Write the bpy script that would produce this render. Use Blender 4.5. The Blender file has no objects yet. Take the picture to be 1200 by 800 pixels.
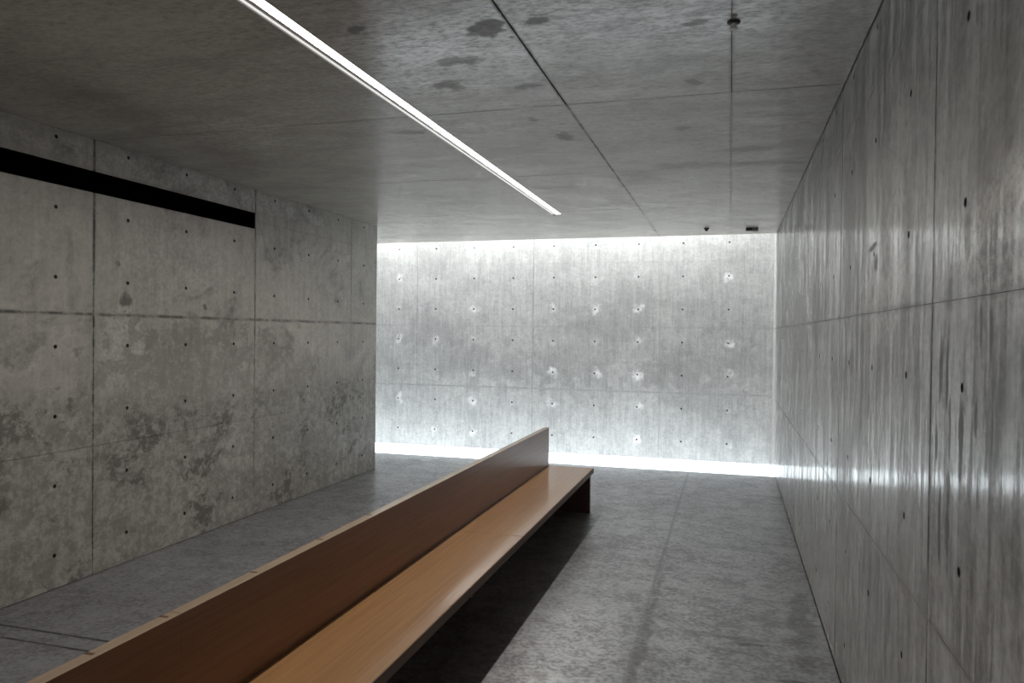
import bpy, bmesh, math, random
from mathutils import Matrix, Vector
random.seed(7)
S = bpy.context.scene
COL = S.collection

# ------------------------------------------------------------------ measures (metres)
XL, XR, YF, H = -4.17, 0.544, 10.385, 2.974        # left wall, right wall, far wall, ceiling
YC = 9.895                                          # edge of the ceiling: skylight slot beyond it
YE = 8.334                                          # end of the left wall, passage behind it
YN, XP = -3.6, -9.0                                 # wall behind the camera, end of the passage
CAMZ = 1.688
G = 0.0028                                          # half width of a formwork joint

# ------------------------------------------------------------------ helpers
def link(name, bm, mat, parent=None, bevel=0):
    me = bpy.data.meshes.new(name)
    bmesh.ops.recalc_face_normals(bm, faces=bm.faces)
    bm.to_mesh(me); bm.free()
    o = bpy.data.objects.new(name, me); COL.objects.link(o)
    me.materials.append(mat)
    if parent: o.parent = parent
    if bevel:
        b = o.modifiers.new('bevel', 'BEVEL'); b.width = bevel; b.segments = 2; b.limit_method = 'ANGLE'
    return o

def box(bm, a, b):
    vs = [bm.verts.new((x, y, z)) for x in (a[0], b[0]) for y in (a[1], b[1]) for z in (a[2], b[2])]
    for f in ((0,1,3,2), (4,6,7,5), (0,4,5,1), (2,3,7,6), (0,2,6,4), (1,5,7,3)):
        bm.faces.new([vs[i] for i in f])

def lathe(bm, c, prof, n=24, axis=Vector((0, 0, 1))):
    """rings of (radius, height) about an axis through c"""
    q = Vector((0, 0, 1)).rotation_difference(axis).to_matrix()
    rings = []
    for r, h in prof:
        rings.append([bm.verts.new(Vector(c) + q @ Vector((r*math.cos(2*math.pi*i/n), r*math.sin(2*math.pi*i/n), h))) for i in range(n)])
    for A, B in zip(rings, rings[1:]):
        for i in range(n):
            bm.faces.new((A[i], A[(i+1) % n], B[(i+1) % n], B[i]))
    bm.faces.new(rings[0][::-1]); bm.faces.new(rings[-1])

def thing(name, label, cat, loc=(0, 0, 0), group=None):
    o = bpy.data.objects.new(name, None); COL.objects.link(o); o.location = loc
    o.empty_display_size = .1
    o['label'] = label; o['category'] = cat
    if group: o['group'] = group
    return o

def struct(name, bm, mat, label=None, bevel=0):
    o = link(name, bm, mat, None, bevel); o['kind'] = 'structure'
    if label: o['label'] = label
    return o

def panel(bm, P, u0, u1, v0, v1, hu=(), hv=(), r=0.0135, deep=0.03, thick=0.012, n=12, G=G, GV=None):
    """one cast panel: face at depth 0 with tie holes, rim going back to -thick.  P(u, v, depth) -> point"""
    if GV is None: GV = G
    u0 += G; u1 -= G; v0 += GV; v1 -= GV
    if u1-u0 < .01 or v1-v0 < .01: return
    hu = [h for h in hu if u0+.03 < h < u1-.03]; hv = [h for h in hv if v0+.03 < h < v1-.03]
    V = lambda u, v, d=0: bm.verts.new(P(u, v, d))
    ring = [(u0, v0), (u1, v0), (u1, v1), (u0, v1)]
    for i in range(4):
        a, b = ring[i], ring[(i+1) % 4]
        bm.faces.new((V(*a), V(*b), V(b[0], b[1], thick), V(a[0], a[1], thick)))
    if not hu or not hv:
        bm.faces.new([V(*p) for p in ring]); return
    ub = [u0]+[(a+b)/2 for a, b in zip(hu, hu[1:])]+[u1]
    vb = [v0]+[(a+b)/2 for a, b in zip(hv, hv[1:])]+[v1]
    for i, cu in enumerate(hu):
        for j, cv in enumerate(hv):
            a0, a1, b0, b1 = ub[i], ub[i+1], vb[j], vb[j+1]
            R = [V(cu+r*math.cos(2*math.pi*k/n), cv+r*math.sin(2*math.pi*k/n)) for k in range(n)]
            R2 = [V(cu+.85*r*math.cos(2*math.pi*k/n), cv+.85*r*math.sin(2*math.pi*k/n), deep) for k in range(n)]
            for k in range(n):
                bm.faces.new((R[k], R[(k+1) % n], R2[(k+1) % n], R2[k]))
            bm.faces.new(R2)
            me = [V(a1, cv), V(cu, b1), V(a0, cv), V(cu, b0)]
            co = [V(a1, b1), V(a0, b1), V(a0, b0), V(a1, b0)]
            q = n//4
            for k in range(4):
                arc = [R[(k*q+t) % n] for t in range(q+1)]
                bm.faces.new([me[k], co[k], me[(k+1) % 4]] + arc[::-1])

# ------------------------------------------------------------------ node helpers
class NT:
    def __init__(s, name):
        s.m = bpy.data.materials.new(name); s.m.use_nodes = True
        s.t = s.m.node_tree; s.n = s.t.nodes
        s.b = s.n['Principled BSDF']
    def put(s, sock, v):
        if isinstance(v, bpy.types.NodeSocket): s.t.links.new(v, sock)
        elif isinstance(v, (tuple, list)) and len(v) == 3 and sock.type == 'RGBA': sock.default_value = (*v, 1)
        else: sock.default_value = v
    def M(s, op, a, b=0, c=0, clamp=False):
        n = s.n.new('ShaderNodeMath'); n.operation = op; n.use_clamp = clamp
        for i, v in enumerate((a, b, c)): s.put(n.inputs[i], v)
        return n.outputs[0]
    def add(s, a, b): return s.M('ADD', a, b)
    def sub(s, a, b): return s.M('SUBTRACT', a, b)
    def mul(s, a, b): return s.M('MULTIPLY', a, b)
    def mx(s, a, b): return s.M('MAXIMUM', a, b)
    def ramp(s, v, lo, hi, a=0., b=1., smooth=True):
        n = s.n.new('ShaderNodeMapRange'); n.interpolation_type = 'SMOOTHSTEP' if smooth else 'LINEAR'
        s.put(n.inputs[0], v)
        for i, x in enumerate((lo, hi, a, b)): n.inputs[i+1].default_value = x
        return n.outputs[0]
    def vec(s, x, y, z=0.):
        n = s.n.new('ShaderNodeCombineXYZ')
        for i, v in enumerate((x, y, z)): s.put(n.inputs[i], v)
        return n.outputs[0]
    def noise(s, v, scale, detail=4, rough=.55, dist=0.):
        n = s.n.new('ShaderNodeTexNoise'); s.put(n.inputs['Vector'], v)
        n.inputs['Scale'].default_value = scale; n.inputs['Detail'].default_value = detail
        n.inputs['Roughness'].default_value = rough; n.inputs['Distortion'].default_value = dist
        return n.outputs['Fac']
    def mix(s, f, a, b, mode='MIX'):
        n = s.n.new('ShaderNodeMix'); n.data_type = 'RGBA'; n.blend_type = mode
        s.put(n.inputs[0], f); s.put(n.inputs[6], a); s.put(n.inputs[7], b)
        return n.outputs[2]
    def xyz(s):
        tc = s.n.new('ShaderNodeTexCoord'); sp = s.n.new('ShaderNodeSeparateXYZ')
        s.t.links.new(tc.outputs['Object'], sp.inputs[0]); return sp.outputs
    def out(s, **k):
        for a, v in k.items(): s.put(s.b.inputs[a.replace('_', ' ')], v)
        return s.m
    def bump(s, h, strength, dist=.01):
        n = s.n.new('ShaderNodeBump'); s.put(n.inputs['Height'], h)
        n.inputs['Strength'].default_value = strength; n.inputs['Distance'].default_value = dist
        s.put(s.b.inputs['Normal'], n.outputs[0])

def concrete(name, ax, light, dark, seed, holes=None, joints=None, blobs=(), streak=.5, mottle=.5,
             coat=.5, coatr=.16, rough=.55, stain=.35, halo=0., cior=1.5, spots=.35, lights=(), sx=1., sy=1., low=None, fan=None, lowband=None, speck=.3):
    """cast concrete.  ax = the two world axes (u, v) of the face"""
    T = NT(name); o = T.xyz(); u, v = o[ax[0]], o[ax[1]]
    P = T.vec(T.mul(u, sx), T.mul(v, sy), seed)
    big = T.noise(P, .9, 6, .6, .4)
    mid = T.noise(P, 4.5, 6, .65, .2)
    fine = T.noise(P, 38, 5, .7)
    grit = T.noise(P, 15, 6, .75)
    st = T.noise(T.vec(T.mul(u, 10), T.mul(v, .9), seed+3), 1.6, 5, .65)
    f = T.add(T.mul(T.sub(big, .5), mottle*2.6), T.mul(T.sub(mid, .5), mottle*1.3))
    f = T.add(f, T.add(T.mul(T.sub(fine, .5), speck*4.5), T.mul(T.sub(grit, .5), speck*4.5)))
    f = T.add(f, T.mul(T.sub(st, .5), streak*2.4))
    if streak > .4:
        st2 = T.noise(T.vec(T.mul(u, 36), T.mul(v, 2.2), seed+4), 1.6, 5, .7)
        f = T.add(f, T.mul(T.sub(st2, .5), streak*3.2))
        st = T.add(T.mul(st, .55), T.mul(st2, .45))
    f = T.M('ADD', f, .5, clamp=True)
    # large darker, still-damp looking casting clouds
    cl = T.noise(T.vec(T.mul(u, sx), T.mul(v, sy), seed+11), 1.3, 8, .68, .6)
    cloud = T.mul(T.ramp(cl, .5, .64), stain)
    if low:                                     # clouds gather below a height of the pour
        cloud = T.add(cloud, T.mul(T.ramp(T.add(v, T.mul(T.sub(cl, .5), 2.2)), low[0], low[1], 1, 0), low[2]))
    col = T.mix(f, dark, light)
    for (cu, cv, ru, rv, k) in lights:            # paler patches: some laitance, some sheen and light painted into the colour
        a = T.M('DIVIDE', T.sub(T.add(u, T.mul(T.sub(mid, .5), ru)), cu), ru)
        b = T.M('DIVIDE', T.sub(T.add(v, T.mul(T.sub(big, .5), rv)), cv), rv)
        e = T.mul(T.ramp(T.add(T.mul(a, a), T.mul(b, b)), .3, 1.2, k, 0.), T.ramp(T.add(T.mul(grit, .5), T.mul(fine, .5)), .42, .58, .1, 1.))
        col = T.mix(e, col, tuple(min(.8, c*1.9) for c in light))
    cloud = T.mul(cloud, T.ramp(grit, .36, .6, .35, 1.3))
    n1 = T.sub(T.noise(P, 6, 5, .6), .5); n2 = T.sub(T.noise(T.vec(u, v, seed+5), 6, 5, .6), .5)
    m = None
    for bl in blobs:
        cu, cv, ru, rv, k = bl[:5]
        a = T.M('DIVIDE', T.sub(T.add(u, T.mul(n1, ru*3.6)), cu), ru)
        b = T.M('DIVIDE', T.sub(T.add(v, T.mul(n2, rv*3.6)), cv), rv)
        d = T.add(T.mul(a, a), T.mul(b, b))
        e = T.ramp(d, bl[5] if len(bl) > 5 else .45 if max(ru, rv) < .25 else .0, 1.25, k, 0.)
        m = e if m is None else T.mx(m, e)
    if m is not None: m = T.mul(m, T.ramp(grit, .34, .56, 1-spots, 1.1))
    tot = cloud if m is None else T.mx(cloud, m)
    if joints:                                  # cement paste bled along the joints
        for (J, c) in zip(joints, (u, v)):
            for (p, k) in J:
                d = T.M('ABSOLUTE', T.sub(T.add(c, T.mul(n1, .012)), p))
                e = T.mul(T.ramp(d, .003, .022, k, 0.), T.ramp(T.add(T.mul(mid, .5), T.mul(grit, .5)), .41, .57, .12, 1.))
                tot = T.mx(tot, e)
    col = T.mix(T.M('MINIMUM', tot, .9), col, tuple(c*.32 for c in dark))
    if holes:
        (hu, du), (hv, dv) = holes
        a = T.sub(T.M('PINGPONG', T.M('ABSOLUTE', T.sub(u, hu-10*du)), du/2), 0)
        b = T.sub(T.M('PINGPONG', T.M('ABSOLUTE', T.sub(v, hv-10*dv)), dv/2), 0)
        d = T.M('SQRT', T.add(T.mul(a, a), T.mul(b, b)))
        if halo:
            hm = T.mul(T.mul(T.ramp(T.add(d, T.mul(n2, .35)), .0, .09, halo, 0.), T.ramp(T.noise(T.vec(u, v, seed+9), 1.1, 2), .42, .6)), T.ramp(grit, .38, .6, .2, 1))
            col = T.mix(hm, col, tuple(min(1, c*1.9) for c in light))
        col = T.mix(T.ramp(d, .0128, .0142, .85, 0.), col, (.02, .02, .02))    # mortar plug of each hole, painted near black to deepen its shade
    r = T.add(rough, T.mul(T.sub(mid, .5), .3))
    if streak > .4: w = T.add(T.mul(st, .75), T.add(T.mul(mid, .15), T.mul(fine, .1))); cm = T.mul(T.ramp(w, .455, .555, .15, 1.), coat)
    else: w = T.add(T.add(T.mul(mid, .3), T.mul(cl, .15)), T.add(T.mul(grit, .25), T.mul(fine, .3))); cm = T.mul(T.ramp(w, .43, .57, .4, 1.), coat)
    cm = T.mul(cm, T.M('SUBTRACT', 1, T.mul(tot, 1.05), clamp=True))
    T.out(Base_Color=col, Roughness=r, Coat_Weight=cm, Coat_Roughness=T.add(coatr, T.mul(T.sub(big, .5), .08)), Coat_IOR=cior)
    T.b.inputs['Specular IOR Level'].default_value = .25
    T.bump(T.add(T.mul(fine, .6), T.mul(mid, .3)), .12, .003)
    return T.m

def wood(name, light, dark, rough=.34, coat=.4, coatr=.2, along=1, across=2):
    T = NT(name); o = T.xyz(); u, v = o[along], o[across]; w = o[0]
    P = T.vec(T.mul(u, .9), T.mul(v, 26), T.mul(w, 26))
    g = T.noise(P, 1.6, 6, .6, .35)
    pore = T.noise(T.vec(T.mul(u, 9), T.mul(v, 300), T.mul(w, 300)), 1.0, 3, .6)
    big = T.noise(T.vec(T.mul(u, .7), T.mul(v, 3), T.mul(w, 3)), 1.2, 3)
    f = T.M('ADD', T.add(T.mul(T.sub(g, .5), 1.7), T.mul(T.sub(big, .5), .9)), .5, clamp=True)
    col = T.mix(f, dark, light)
    col = T.mix(T.ramp(pore, .52, .7, 0, .3), col, tuple(c*.5 for c in dark))
    T.out(Base_Color=col, Roughness=rough, Coat_Weight=coat, Coat_Roughness=coatr)
    T.bump(pore, .05, .001)
    return T.m

def plain(name, c, rough=.5, metal=0., emit=None, es=0.):
    T = NT(name); o = T.xyz()
    n = T.noise(T.vec(o[0], o[1], o[2]), 30, 3)
    col = T.mix(T.ramp(n, .3, .7, 0, .18), c, tuple(x*.6 for x in c))
    T.out(Base_Color=col, Roughness=rough, Metallic=metal)
    if emit: T.out(Emission_Color=emit, Emission_Strength=es)
    return T.m

# ------------------------------------------------------------------ materials
HZ = (.218, .45)
L_LIGHT, L_DARK = (.54, .522, .485), (.29, .28, .257)
m_left = concrete('concrete_left', (1, 2), L_LIGHT, L_DARK, 1.3, holes=((3.79, .6), HZ),
    joints=([(4.09, .95), (5.89, .8), (7.69, .3)], [(1.785, .85), (.885, .15)]),
    blobs=[(4.36, 1.90, .085, .075, .75), (4.29, 2.15, .025, .02, .6), (5.22, 1.88, .03, .03, .7), (3.2, 1.12, .6, .16, .75, .6),
           (3.6, 1.02, .45, .1, .6), (2.9, 1.0, .4, .12, .6), (4.0, 1.12, .16, .12, .5), (5.15, 1.32, .95, .42, .42, .85), (4.75, 1.38, .4, .12, .4),
           (6.25, 1.5, .35, .24, .5), (6.6, 1.25, .5, .25, .4), (4.55, 1.12, .45, .15, .5), (5.55, 1.3, .3, .25, .4), (5.1, 1.0, .25, .12, .4),
           (3.6, .72, .55, .12, .35), (5.3, .6, .14, .4, .35), (5.55, .45, .1, .35, .4), (6.3, 2.4, .16, .2, .3), (6.5, .7, .6, .3, .3),
           (4.6, .55, .3, .2, .25), (2.95, .45, .4, .3, .3), (3.9, 2.05, .04, .25, .3)],
    streak=.38, mottle=.45, stain=.5, low=(1.0, 1.5, .5), coat=.35, coatr=.3, speck=.22, spots=.95, lights=((4.35, 1.55, .2, .33, .22), (4.9, 2.2, .7, .35, .12), (5.2, 2.86, 2.2, .1, .35), (5.6, .8, .12, .7, .25)))  # lights: band below the ceiling paints in ambient light on the wall top
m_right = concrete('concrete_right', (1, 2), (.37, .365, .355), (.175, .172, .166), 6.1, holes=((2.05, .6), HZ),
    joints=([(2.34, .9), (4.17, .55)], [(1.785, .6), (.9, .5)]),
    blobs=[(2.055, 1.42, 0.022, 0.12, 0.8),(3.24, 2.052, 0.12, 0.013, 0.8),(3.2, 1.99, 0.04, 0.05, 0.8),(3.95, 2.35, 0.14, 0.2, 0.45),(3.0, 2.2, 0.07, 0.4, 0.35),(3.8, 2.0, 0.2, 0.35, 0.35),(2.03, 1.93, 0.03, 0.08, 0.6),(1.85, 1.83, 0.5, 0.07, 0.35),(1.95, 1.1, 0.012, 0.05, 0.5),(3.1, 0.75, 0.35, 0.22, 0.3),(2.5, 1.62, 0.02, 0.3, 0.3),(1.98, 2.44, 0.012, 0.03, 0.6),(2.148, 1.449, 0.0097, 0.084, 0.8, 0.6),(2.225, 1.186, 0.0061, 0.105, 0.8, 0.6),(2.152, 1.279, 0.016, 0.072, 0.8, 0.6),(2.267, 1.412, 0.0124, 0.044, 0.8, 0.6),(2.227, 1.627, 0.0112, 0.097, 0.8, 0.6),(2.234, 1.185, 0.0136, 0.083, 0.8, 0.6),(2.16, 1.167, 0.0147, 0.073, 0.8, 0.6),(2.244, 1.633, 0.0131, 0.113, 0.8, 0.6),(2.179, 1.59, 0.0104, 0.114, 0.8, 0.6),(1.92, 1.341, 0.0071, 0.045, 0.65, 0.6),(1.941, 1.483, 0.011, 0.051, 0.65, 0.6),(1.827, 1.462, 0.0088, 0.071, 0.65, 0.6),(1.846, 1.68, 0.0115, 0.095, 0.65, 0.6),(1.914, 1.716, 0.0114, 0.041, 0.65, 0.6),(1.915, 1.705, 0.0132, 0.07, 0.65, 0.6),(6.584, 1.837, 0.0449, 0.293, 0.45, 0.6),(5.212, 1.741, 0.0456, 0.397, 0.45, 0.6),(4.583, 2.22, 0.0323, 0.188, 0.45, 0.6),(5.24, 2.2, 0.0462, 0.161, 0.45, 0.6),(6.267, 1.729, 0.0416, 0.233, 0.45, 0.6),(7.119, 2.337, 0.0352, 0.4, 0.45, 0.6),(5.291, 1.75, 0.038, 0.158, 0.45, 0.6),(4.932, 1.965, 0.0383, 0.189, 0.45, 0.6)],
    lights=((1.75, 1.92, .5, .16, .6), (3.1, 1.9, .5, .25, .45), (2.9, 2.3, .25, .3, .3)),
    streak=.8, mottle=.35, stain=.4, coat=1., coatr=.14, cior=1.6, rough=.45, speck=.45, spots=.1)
m_far = concrete('concrete_far', (0, 2), (.58, .58, .57), (.34, .34, .34), 12.7, holes=((-4.822, .6), (.24, .4494)),
    joints=([(-2.72, .3), (-.92, .15)], [(1.79, .2), (.9, .35)]),
    blobs=[(-3.6, 1.25, .9, .4, .30), (-2.2, 1.2, .8, .35, .30), (-.6, 1.2, .7, .4, .32), (.1, 1.35, .5, .45, .3), (-4.2, 1.7, .6, .35, .22),
           (-3.05, 1.15, .28, .3, .35), (-1.7, 1.8, .8, .3, .22), (-.3, .75, .5, .2, .25)],
    streak=.41, mottle=.42, stain=.2, halo=.8, coat=.15, coatr=.4, speck=.33, spots=.75)
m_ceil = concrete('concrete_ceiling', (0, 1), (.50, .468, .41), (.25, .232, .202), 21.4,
    joints=([(-.9, .8), (-.01, .4)], [(4.12, .6), (5.9, .5), (7.7, .3)]),
    blobs=[(-1.54, 2.86, .05, .055, .7), (-.99, 3.03, .085, .09, .75), (-.79, 2.99, .06, .05, .7), (-1.23, 3.33, .11, .05, .55),
           (-1.41, 3.66, .075, .085, .6), (-1.04, 3.78, .07, .045, .6), (-1.06, 4.75, .06, .14, .55), (-.13, 3.16, .07, .03, .6),
           (-.2, 3.9, .035, .07, .5), (-2.05, 4.45, .12, .06, .45), (-.34, 5.8, .35, .1, .4), (.2, 5.85, .3, .06, .5),
           (-.7, 6.1, .2, .12, .45), (.1, 5.4, .2, .09, .4), (-1.15, 4.35, .03, .05, .5), (-1.5, 6.4, .2, .06, .35), (-.3, 4.75, .05, .07, .45)],
    streak=0., mottle=.42, stain=.28, sx=.75, sy=1.7, coat=.9, coatr=.21, cior=1.9, rough=.5, speck=.55, spots=.2, lights=((-1.3, 3.3, .5, .55, .5), (-.5, 3.0, .9, .45, .45), (-.1, 7.5, 1.2, 1.6, .25), (-3.2, 4.2, .5, .5, .25)))  # lights: sheen of the far wall partly painted in as paler patches
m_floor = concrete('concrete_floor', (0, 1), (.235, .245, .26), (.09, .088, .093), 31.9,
    joints=([(-.47, .4)], [(3.245, .8), (3.115, .8), (7.2, .2)]),
    blobs=[(.12, 4.28, .12, .03, .5), (.3, 3.87, .14, .02, .5), (-.05, 4.35, .2, .03, .3), (-.35, 5.05, .06, .05, .4),
           (.1, 6.2, .35, .12, .25), (.42, 4.6, .08, .6, .3), (-.44, 4.2, .035, 1.3, .4), (-1.0, 3.3, .1, .2, .2)],
    streak=0., mottle=.5, stain=.04, sx=1., sy=1.1, coat=1., coatr=.29, cior=2.5, rough=.5, speck=.42, lights=((-.82, 3.9, .32, .9, .6), (-.2, 3.9, .2, 1., .25), (-.3, 6, .6, 1.5, .15)))  # lights: floor sheen painted in as paler patches
m_plain = concrete('concrete_plain', (0, 2), (.34, .34, .33), (.24, .24, .23), 41., streak=.3, coat=.2)
m_seat = wood('wood_seat', (.42, .225, .088), (.25, .122, .044), rough=.38, coat=1., coatr=.11, across=0)
m_back = wood('wood_back', (.33, .152, .072), (.205, .092, .042), rough=.5, coat=.22, coatr=.25)
m_under = wood('wood_dark', (.10, .045, .025), (.06, .028, .016), rough=.5, coat=.1)
m_front = wood('wood_front_edge', (.17, .10, .062), (.10, .06, .038), rough=.6, coat=0.)
m_edge = wood('wood_edge', (.33, .235, .155), (.24, .165, .105), rough=.4, coat=.7)  # paler brown for the top of the backrest
m_black = plain('black_metal', (.012, .012, .013), .55)
m_void = plain('black_liner', (.0012, .0012, .0016), 1.)
m_void.node_tree.nodes['Principled BSDF'].inputs['Specular IOR Level'].default_value = 0
m_grey = plain('grey_plastic', (.22, .22, .21), .5)
m_white = plain('pale_plastic', (.72, .72, .70), .4)
m_chan = plain('white_channel', (.42, .42, .41), .5)
m_led = plain('led_diffuser', (.8, .8, .8), .4, emit=(1, .985, .95), es=3.2)
m_side_glow = plain('channel_side_glow', (.8, .8, .8), .4, emit=(1, .985, .96), es=.72)  # emission stands in for lamp light on the channel side
m_grey2 = plain('grey_divider', (.8, .8, .79), .5)
m_strip = plain('glowing_strip', (.8, .85, .88), .3, emit=(.84, .94, 1.0), es=1.1)  # emission makes the bright floor band

# ------------------------------------------------------------------ walls
def rows(): return [0.885, 1.785, 2.685]
RH = [.218+.45*k for k in range(8)]

bm = bmesh.new()                                     # left wall, with the long slot left open
P = lambda u, v, d: (XL-d, u, v)
yb = [YN, -3.11, -1.31, .49, 2.29, 4.09, 5.89, 7.69, YE]
SL0, SL1, SLE = 2.612, 2.760, 5.888
hy = [3.79+.6*k for k in range(-13, 9)]
for a, b in zip(yb, yb[1:]):
    slot = b <= 5.9
    for v0, v1 in ((.004, .885), (.885, 1.785), (1.785, SL0+.0014 if slot else 2.685), (SL1-.0014 if slot else 2.685, H)):
        panel(bm, P, a, b, v0, v1, hy, RH, GV=.0014)
box(bm, (XL-.35, YN, -.2), (XL-.032, YE, SL0)); box(bm, (XL-.35, YN, SL1), (XL-.032, YE, H+.4))
box(bm, (XL-.35, SLE, SL0-.01), (XL-.032, YE, SL1+.01)); box(bm, (XL-.35, YN, SL0-.01), (XL-.25, SLE+.01, SL1+.01))
for v in (.885, 1.785): box(bm, (XL-.032, YN, v-.01), (XL-.006, YE, v+.01))
box(bm, (XL-.032, SLE, 2.675), (XL-.006, YE, 2.695))
for u in yb[1:-1]: box(bm, (XL-.032, u-.01, -.2), (XL-.006, u+.01, SL0-.001)); box(bm, (XL-.032, u-.01, SL1+.001), (XL-.006, u+.01, H+.3))
box(bm, (XL-.032, SLE, SL0-.02), (XL-.006, SLE+.012, SL1+.02))
box(bm, (XL-.032, YE-.012, -.2), (XL-.001, YE, H+.3))
box(bm, (XL-.032, YN, -.2), (XL-.006, YE, .003))
box(bm, (XL-.032, YN, SL1), (XL-.006, SLE, SL1+.002)); box(bm, (XL-.032, YN, SL0-.002), (XL-.006, SLE, SL0))
struct('wall_left', bm, m_left)

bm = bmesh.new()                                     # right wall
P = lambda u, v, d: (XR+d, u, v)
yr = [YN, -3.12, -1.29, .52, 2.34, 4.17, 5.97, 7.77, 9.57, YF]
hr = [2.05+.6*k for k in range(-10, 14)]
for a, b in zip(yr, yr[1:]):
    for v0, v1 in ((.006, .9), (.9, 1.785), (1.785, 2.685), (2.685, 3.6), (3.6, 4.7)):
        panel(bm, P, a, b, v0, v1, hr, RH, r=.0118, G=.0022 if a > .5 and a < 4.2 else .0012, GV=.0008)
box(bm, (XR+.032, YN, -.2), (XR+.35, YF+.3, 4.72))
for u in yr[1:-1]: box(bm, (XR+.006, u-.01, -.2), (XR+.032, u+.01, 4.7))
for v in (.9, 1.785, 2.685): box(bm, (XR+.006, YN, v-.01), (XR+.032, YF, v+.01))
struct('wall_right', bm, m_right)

bm = bmesh.new()                                     # far wall under the skylight
P = lambda u, v, d: (u, YF+d, v)
xb = [XP, -8.12, -6.32, -4.52, -2.72, -.92, XR+.03]
hx = [-4.822+.6*k for k in range(-6, 9)]
hz = [.24+.4494*k for k in range(8)]
for a, b in zip(xb, xb[1:]):
    for v0, v1 in ((-.2, .9), (.9, 1.79), (1.79, 2.69), (2.69, 3.6), (3.6, 4.7)):
        panel(bm, P, a, b, v0, v1, hx, hz, r=.0105, deep=.015, G=.0011)
box(bm, (XP, YF+.032, -.3), (XR+.35, YF+.35, 4.72))
for u in xb[1:-1]: box(bm, (u-.01, YF+.006, -.2), (u+.01, YF+.032, 3.6))
for v in (.9, 1.79, 2.69): box(bm, (XP, YF+.006, v-.01), (XR+.03, YF+.032, v+.01))
struct('wall_far', bm, m_far)

bm = bmesh.new(); box(bm, (XP, YE-.3, -.2), (XL-.35, YE, H+.3)); struct('wall_passage', bm, m_plain)
bm = bmesh.new(); box(bm, (XP-.3, YE-.3, -.2), (XP, YF+.35, 4.72)); struct('wall_passage_end', bm, m_plain)
bm = bmesh.new()                                     # wall behind the camera; tall opening added for the fill lamp
box(bm, (XL-.35, YN-.3, -.2), (-2.9, YN, H+.4)); box(bm, (-.5, YN-.3, -.2), (XR+.35, YN, H+.4))
box(bm, (-2.9, YN-.3, 2.5), (-.5, YN, H+.4))
struct('wall_near', bm, m_plain)

# ------------------------------------------------------------------ ceiling (cast in boards, with the lamp slot left open)
LX0, LX1, LY0, LY1 = -1.868, -1.758, 1.2, 7.92
bm = bmesh.new()
xs = [-4.5, -3.61, -2.71, -1.813, -.9, -.01, XR-.003]
ys = [YN, -3.08, -1.28, .52, 2.32, 4.12, 5.9, 7.7, YC]
def cpanel(a, b, c, d, gx0=.002, gx1=.002, gy=.002):
    box(bm, (a+gx0, c+gy, H), (b-gx1, d-gy, H+.09))
for i, (a, b) in enumerate(zip(xs, xs[1:])):
    for c, d in zip(ys, ys[1:]):
        gk = .0042 if d < 4.2 else .0015 if d < 6 else .0009 if d < 8 else 0
        g1 = gk if abs(b+.9) < .01 else gk*.45 if abs(b+.01) < .01 else .0004
        g0 = gk if abs(a+.9) < .01 else gk*.45 if abs(a+.01) < .01 else .0004
        segs = [(c, d)]
        if c < LY0 < d: segs = [(c, LY0), (LY0, d)]
        if c < LY1 < d: segs = [(c, LY1), (LY1, d)]
        for (e, f) in segs:
            inslot = LY0 < (e+f)/2 < LY1
            aa, bb = a, b
            if inslot and abs(b+1.813) < .01: bb = LX0; g1 = 0
            if inslot and abs(a+1.813) < .01: aa = LX1; g0 = 0
            pass
            box(bm, (aa+g0, e+(0 if e in (LY0, LY1) else .0012), H), (bb-g1, f-(0 if f in (LY0, LY1, YC) else .0012), H+.09))
for (c, d) in ((YE-.3, YC),):
    for a, b in ((XP, -7.2), (-7.2, -5.4), (-5.4, -4.5)):
        box(bm, (a, c, H), (b, d, H+.09))
box(bm, (XP, YN, H+.09), (XR+.03, YC, H+.42))
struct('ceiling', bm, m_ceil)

# unseen roof upstand at the slot, made tall to even the skylight
bm = bmesh.new(); box(bm, (XP, YC-.25, H+.42), (XR+.03, YC, 4.7)); struct('trim_1', bm, m_plain)

# ------------------------------------------------------------------ floor
FS = 9.47                                            # front of the glowing strip
bm = bmesh.new()
for a, b in ((YN-3, 3.112), (3.118, 3.242), (3.249, FS)):
    box(bm, (XP-.3, a, -.05), (XR-.004, b, 0))
box(bm, (XP-.3, YN-3, -.25), (XR+.35, FS, -.05))
box(bm, (XP-.3, FS, -.25), (XR+.35, YF+.3, -.06))
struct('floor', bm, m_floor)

# bright band along the far wall, built as a glowing panel in the floor
t = thing('floor_glow', 'glowing white strip of light along the foot of the far concrete wall', 'light', (-4.2, (FS+YF)/2, -.06))
def child(name, bm, mat, par, bevel=0):
    o = link(name, bm, mat, par, bevel); o.matrix_parent_inverse = Matrix.Translation(-par.location); return o
bm = bmesh.new(); box(bm, (XP, FS+.012, -.05), (XR-.001, YF-.004, -.004)); child('glow_panel', bm, m_strip, t)
bm = bmesh.new(); box(bm, (XP, FS+.001, -.059), (XR-.001, FS+.0115, -.001)); child('frame', bm, m_grey, t)

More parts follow.
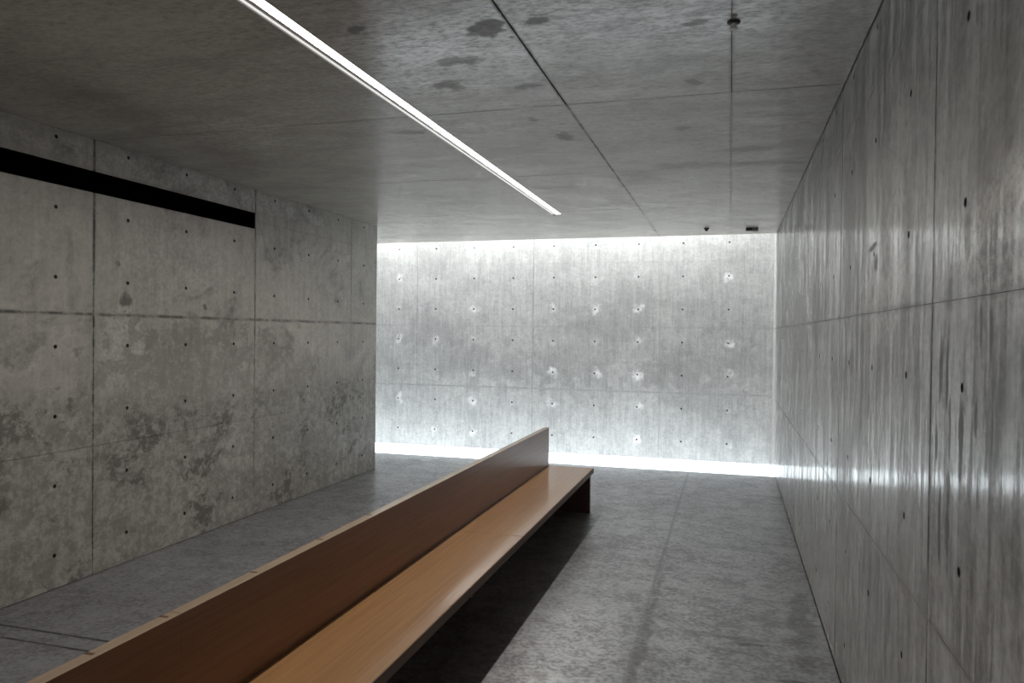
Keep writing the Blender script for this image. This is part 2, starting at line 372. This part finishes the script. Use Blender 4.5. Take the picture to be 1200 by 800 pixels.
# ------------------------------------------------------------------ ceiling strip light
t = thing('linear_ceiling_light', 'long thin white strip light recessed in the concrete ceiling', 'light', (-1.813, 3.3, H+.08))
bm = bmesh.new()
box(bm, (LX0+.001, LY0, H+.030), (LX1-.001, LY1-.014, H+.085))
box(bm, (LX0+.001, LY0, H+.0005), (LX0+.0035, LY1-.014, H+.030))
box(bm, (LX1-.0035, LY0, H+.0005), (LX1-.001, LY1-.014, H+.030))
child('housing', bm, m_chan, t)
bm = bmesh.new(); box(bm, (LX0+.0305, LY0+.01, H+.0012), (LX0+.0555, LY1-.02, H+.028)); child('divider', bm, m_grey2, t)
bm = bmesh.new(); box(bm, (LX0+.056, LY0+.01, H+.006), (LX1-.006, LY1-.02, H+.028)); child('light_band', bm, m_led, t, .003)
bm = bmesh.new(); box(bm, (LX0+.005, LY0+.01, H+.006), (LX0+.030, LY1-.02, H+.028)); o = child('light_band', bm, m_side_glow, t, .003); o['label'] = 'dimmer white channel side, its lit look made by glow'
bm = bmesh.new(); box(bm, (LX0+.001, LY1-.0135, H-.001), (LX1-.001, LY1-.001, H+.085)); child('end_cap', bm, m_black, t)

def area(name, loc, rot, sx, sy, power, col, spread=180):
    d = bpy.data.lights.new(name, 'AREA'); d.shape = 'RECTANGLE'; d.size = sx; d.size_y = sy
    d.energy = power; d.color = col; d.spread = math.radians(spread)
    o = bpy.data.objects.new(name, d); COL.objects.link(o); o.location = loc; o.rotation_euler = rot
    return o
area('strip_lamp', ((LX0+.057+LX1-.006)/2, (LY0+LY1)/2-.01, H+.0045), (0, 0, 0), .044, LY1-LY0-.06, 74, (1, .94, .86))
area('skylight_daylight', ((XP+XR)/2, (YC+YF)/2, 4.6), (0, 0, 0), XR-XP-.1, YF-YC-.04, 860, (.95, .985, 1.0))
area('rear_fill', (-1.7, YN-.2, 1.25), (math.radians(90), 0, 0), 2.3, 2.3, 24, (1, .97, .93))  # added fill lamp behind the camera, out of view

# ------------------------------------------------------------------ black slot in the left wall
t = thing('air_slot', 'long black horizontal air slot high in the left concrete wall', 'vent', (XL-.1, 1.2, SL0))
y0, y1 = YN+.02, SLE-.001
bm = bmesh.new()
box(bm, (XL-.235, y0, SL0+.001), (XL-.2, y1, SL1-.001))
box(bm, (XL-.2, y0, SL0+.001), (XL-.004, y1, SL0+.007)); box(bm, (XL-.2, y0, SL1-.007), (XL-.004, y1, SL1-.001))
box(bm, (XL-.2, y1-.006, SL0+.007), (XL-.004, y1, SL1-.007))
child('duct_liner', bm, m_void, t)
for k in range(2):
    z = SL0+.05+k*.05
    bm = bmesh.new(); box(bm, (XL-.18, y0, z), (XL-.13, y1-.008, z+.004)); child('blade', bm, m_void, t)

# ------------------------------------------------------------------ bench
BF, BB, BT = -1.222, -1.664, .045                     # seat front, backrest face, backrest thickness
SZ, ST, TZ = .42, .048, .785
BY1 = 7.01
t = thing('bench', 'long brown wooden bench with a continuous high backrest on the concrete floor', 'bench', (-1.45, 3.2, 0))
seams = [-.53, 1.98, 4.49, BY1]
for a, b in zip(seams, seams[1:]):
    bm = bmesh.new(); box(bm, (BB+.001, a+.003, SZ-ST), (BF-.0045, b-.003, SZ)); child('seat', bm, m_seat, t, .002)
    bm = bmesh.new(); box(bm, (BF-.004, a+.002, SZ-ST), (BF, b-.002, SZ-.001)); o = child('front_edge', bm, m_front, t, .001); o['label'] = 'darker brown front edge'
    bm = bmesh.new(); box(bm, (BB-BT, a+.0001, SZ-ST-.03), (BB, b-.0001, TZ-.003))
    bk = child('backrest', bm, m_back, t, .0005)
    bm = bmesh.new(); box(bm, (BB-BT-.001, a+.001, TZ-.003), (BB+.0005, b-.001, TZ)); r = child('top_edge', bm, m_edge, t, .001)
    r.parent = bk; r.matrix_parent_inverse = Matrix(); r['label'] = 'paler top edge'
for y, c in ((6.965, .026), (4.47, .33), (1.96, .33), (-.50, .026)):
    bm = bmesh.new(); box(bm, (BB-BT+.006, y-.015, 0), (BF-c, y+.025, SZ-ST)); child('support_panel', bm, m_under, t, .002)
bm = bmesh.new(); box(bm, (BB-BT+.004, -.515, .002), (BB-BT+.03, BY1-.02, SZ-ST-.03)); child('rear_panel', bm, m_under, t, .002)
for y in (1.655, 1.94, 2.40, 2.87, 3.33):
    bm = bmesh.new(); box(bm, (BB-BT-.003, y-.006, TZ-.012), (BB-.018, y+.006, TZ+.0008)); child('joint_pin', bm, m_under, t)

# ------------------------------------------------------------------ little fittings in the ceiling
t = thing('sprinkler', 'small black ceiling fitting with a pale tip on the right joint near camera', 'sprinkler', (-.003, 3.2, H), None)
bm = bmesh.new(); lathe(bm, (-.003, 3.2, H), [(.024, 0), (.027, -.004), (.020, -.008)]); child('flange', bm, m_black, t)
bm = bmesh.new(); lathe(bm, (-.003, 3.2, H-.008), [(.011, 0), (.011, -.014), (.015, -.018), (.014, -.022)]); child('head', bm, m_white, t)
t = thing('ceiling_sensor', 'tiny black round ceiling sensor near the far ceiling edge, left of the box', 'sensor', (-.287, 9.25, H))
bm = bmesh.new(); lathe(bm, (-.287, 9.25, H), [(.034, 0), (.034, -.006), (.03, -.010)]); child('flange', bm, m_black, t)
bm = bmesh.new(); lathe(bm, (-.287, 9.25, H-.010), [(.022, 0), (.021, -.018), (.012, -.026)]); child('dome', bm, m_black, t)
t = thing('junction_box', 'small black and grey box fixed under the ceiling beside the right wall', 'ceiling box', (.24, 9.35, H))
bm = bmesh.new(); box(bm, (.165, 9.31, H-.032), (.235, 9.39, H)); child('body', bm, m_black, t, .004)
bm = bmesh.new(); box(bm, (.236, 9.32, H-.038), (.305, 9.40, H)); o = child('cover', bm, m_grey, t, .003); o['label'] = 'grey half'

# ------------------------------------------------------------------ world
w = bpy.data.worlds.new('sky'); S.world = w; w.use_nodes = True
bg = w.node_tree.nodes['Background']
sky = w.node_tree.nodes.new('ShaderNodeTexSky'); sky.sky_type = 'HOSEK_WILKIE'; sky.turbidity = 6
sky.sun_direction = (.3, .4, .85)
mixn = w.node_tree.nodes.new('ShaderNodeMix'); mixn.data_type = 'RGBA'; mixn.inputs[0].default_value = .7
mixn.inputs[7].default_value = (.8, .86, .92, 1)
w.node_tree.links.new(sky.outputs[0], mixn.inputs[6]); w.node_tree.links.new(mixn.outputs[2], bg.inputs[0])
bg.inputs[1].default_value = .6

# ------------------------------------------------------------------ camera
yaw, pitch, roll = .2840, .0110, .0113
R0 = Vector((math.cos(yaw), math.sin(yaw), 0))
F = Vector((-math.sin(yaw)*math.cos(pitch), math.cos(yaw)*math.cos(pitch), -math.sin(pitch)))
U0 = R0.cross(F)
R = math.cos(roll)*R0+math.sin(roll)*U0; U = -math.sin(roll)*R0+math.cos(roll)*U0
cd = bpy.data.cameras.new('camera'); cam = bpy.data.objects.new('camera', cd); COL.objects.link(cam)
cam.matrix_world = Matrix(((R.x, U.x, -F.x, 0), (R.y, U.y, -F.y, 0), (R.z, U.z, -F.z, CAMZ), (0, 0, 0, 1)))
cd.sensor_width = 36; cd.lens = 874.66/1200*36; cd.clip_start = .05
S.camera = cam
S.view_settings.view_transform = 'Standard'; S.view_settings.look = 'None'
S.view_settings.gamma = 1; S.view_settings.use_curve_mapping = False
S.view_settings.exposure = 0.1
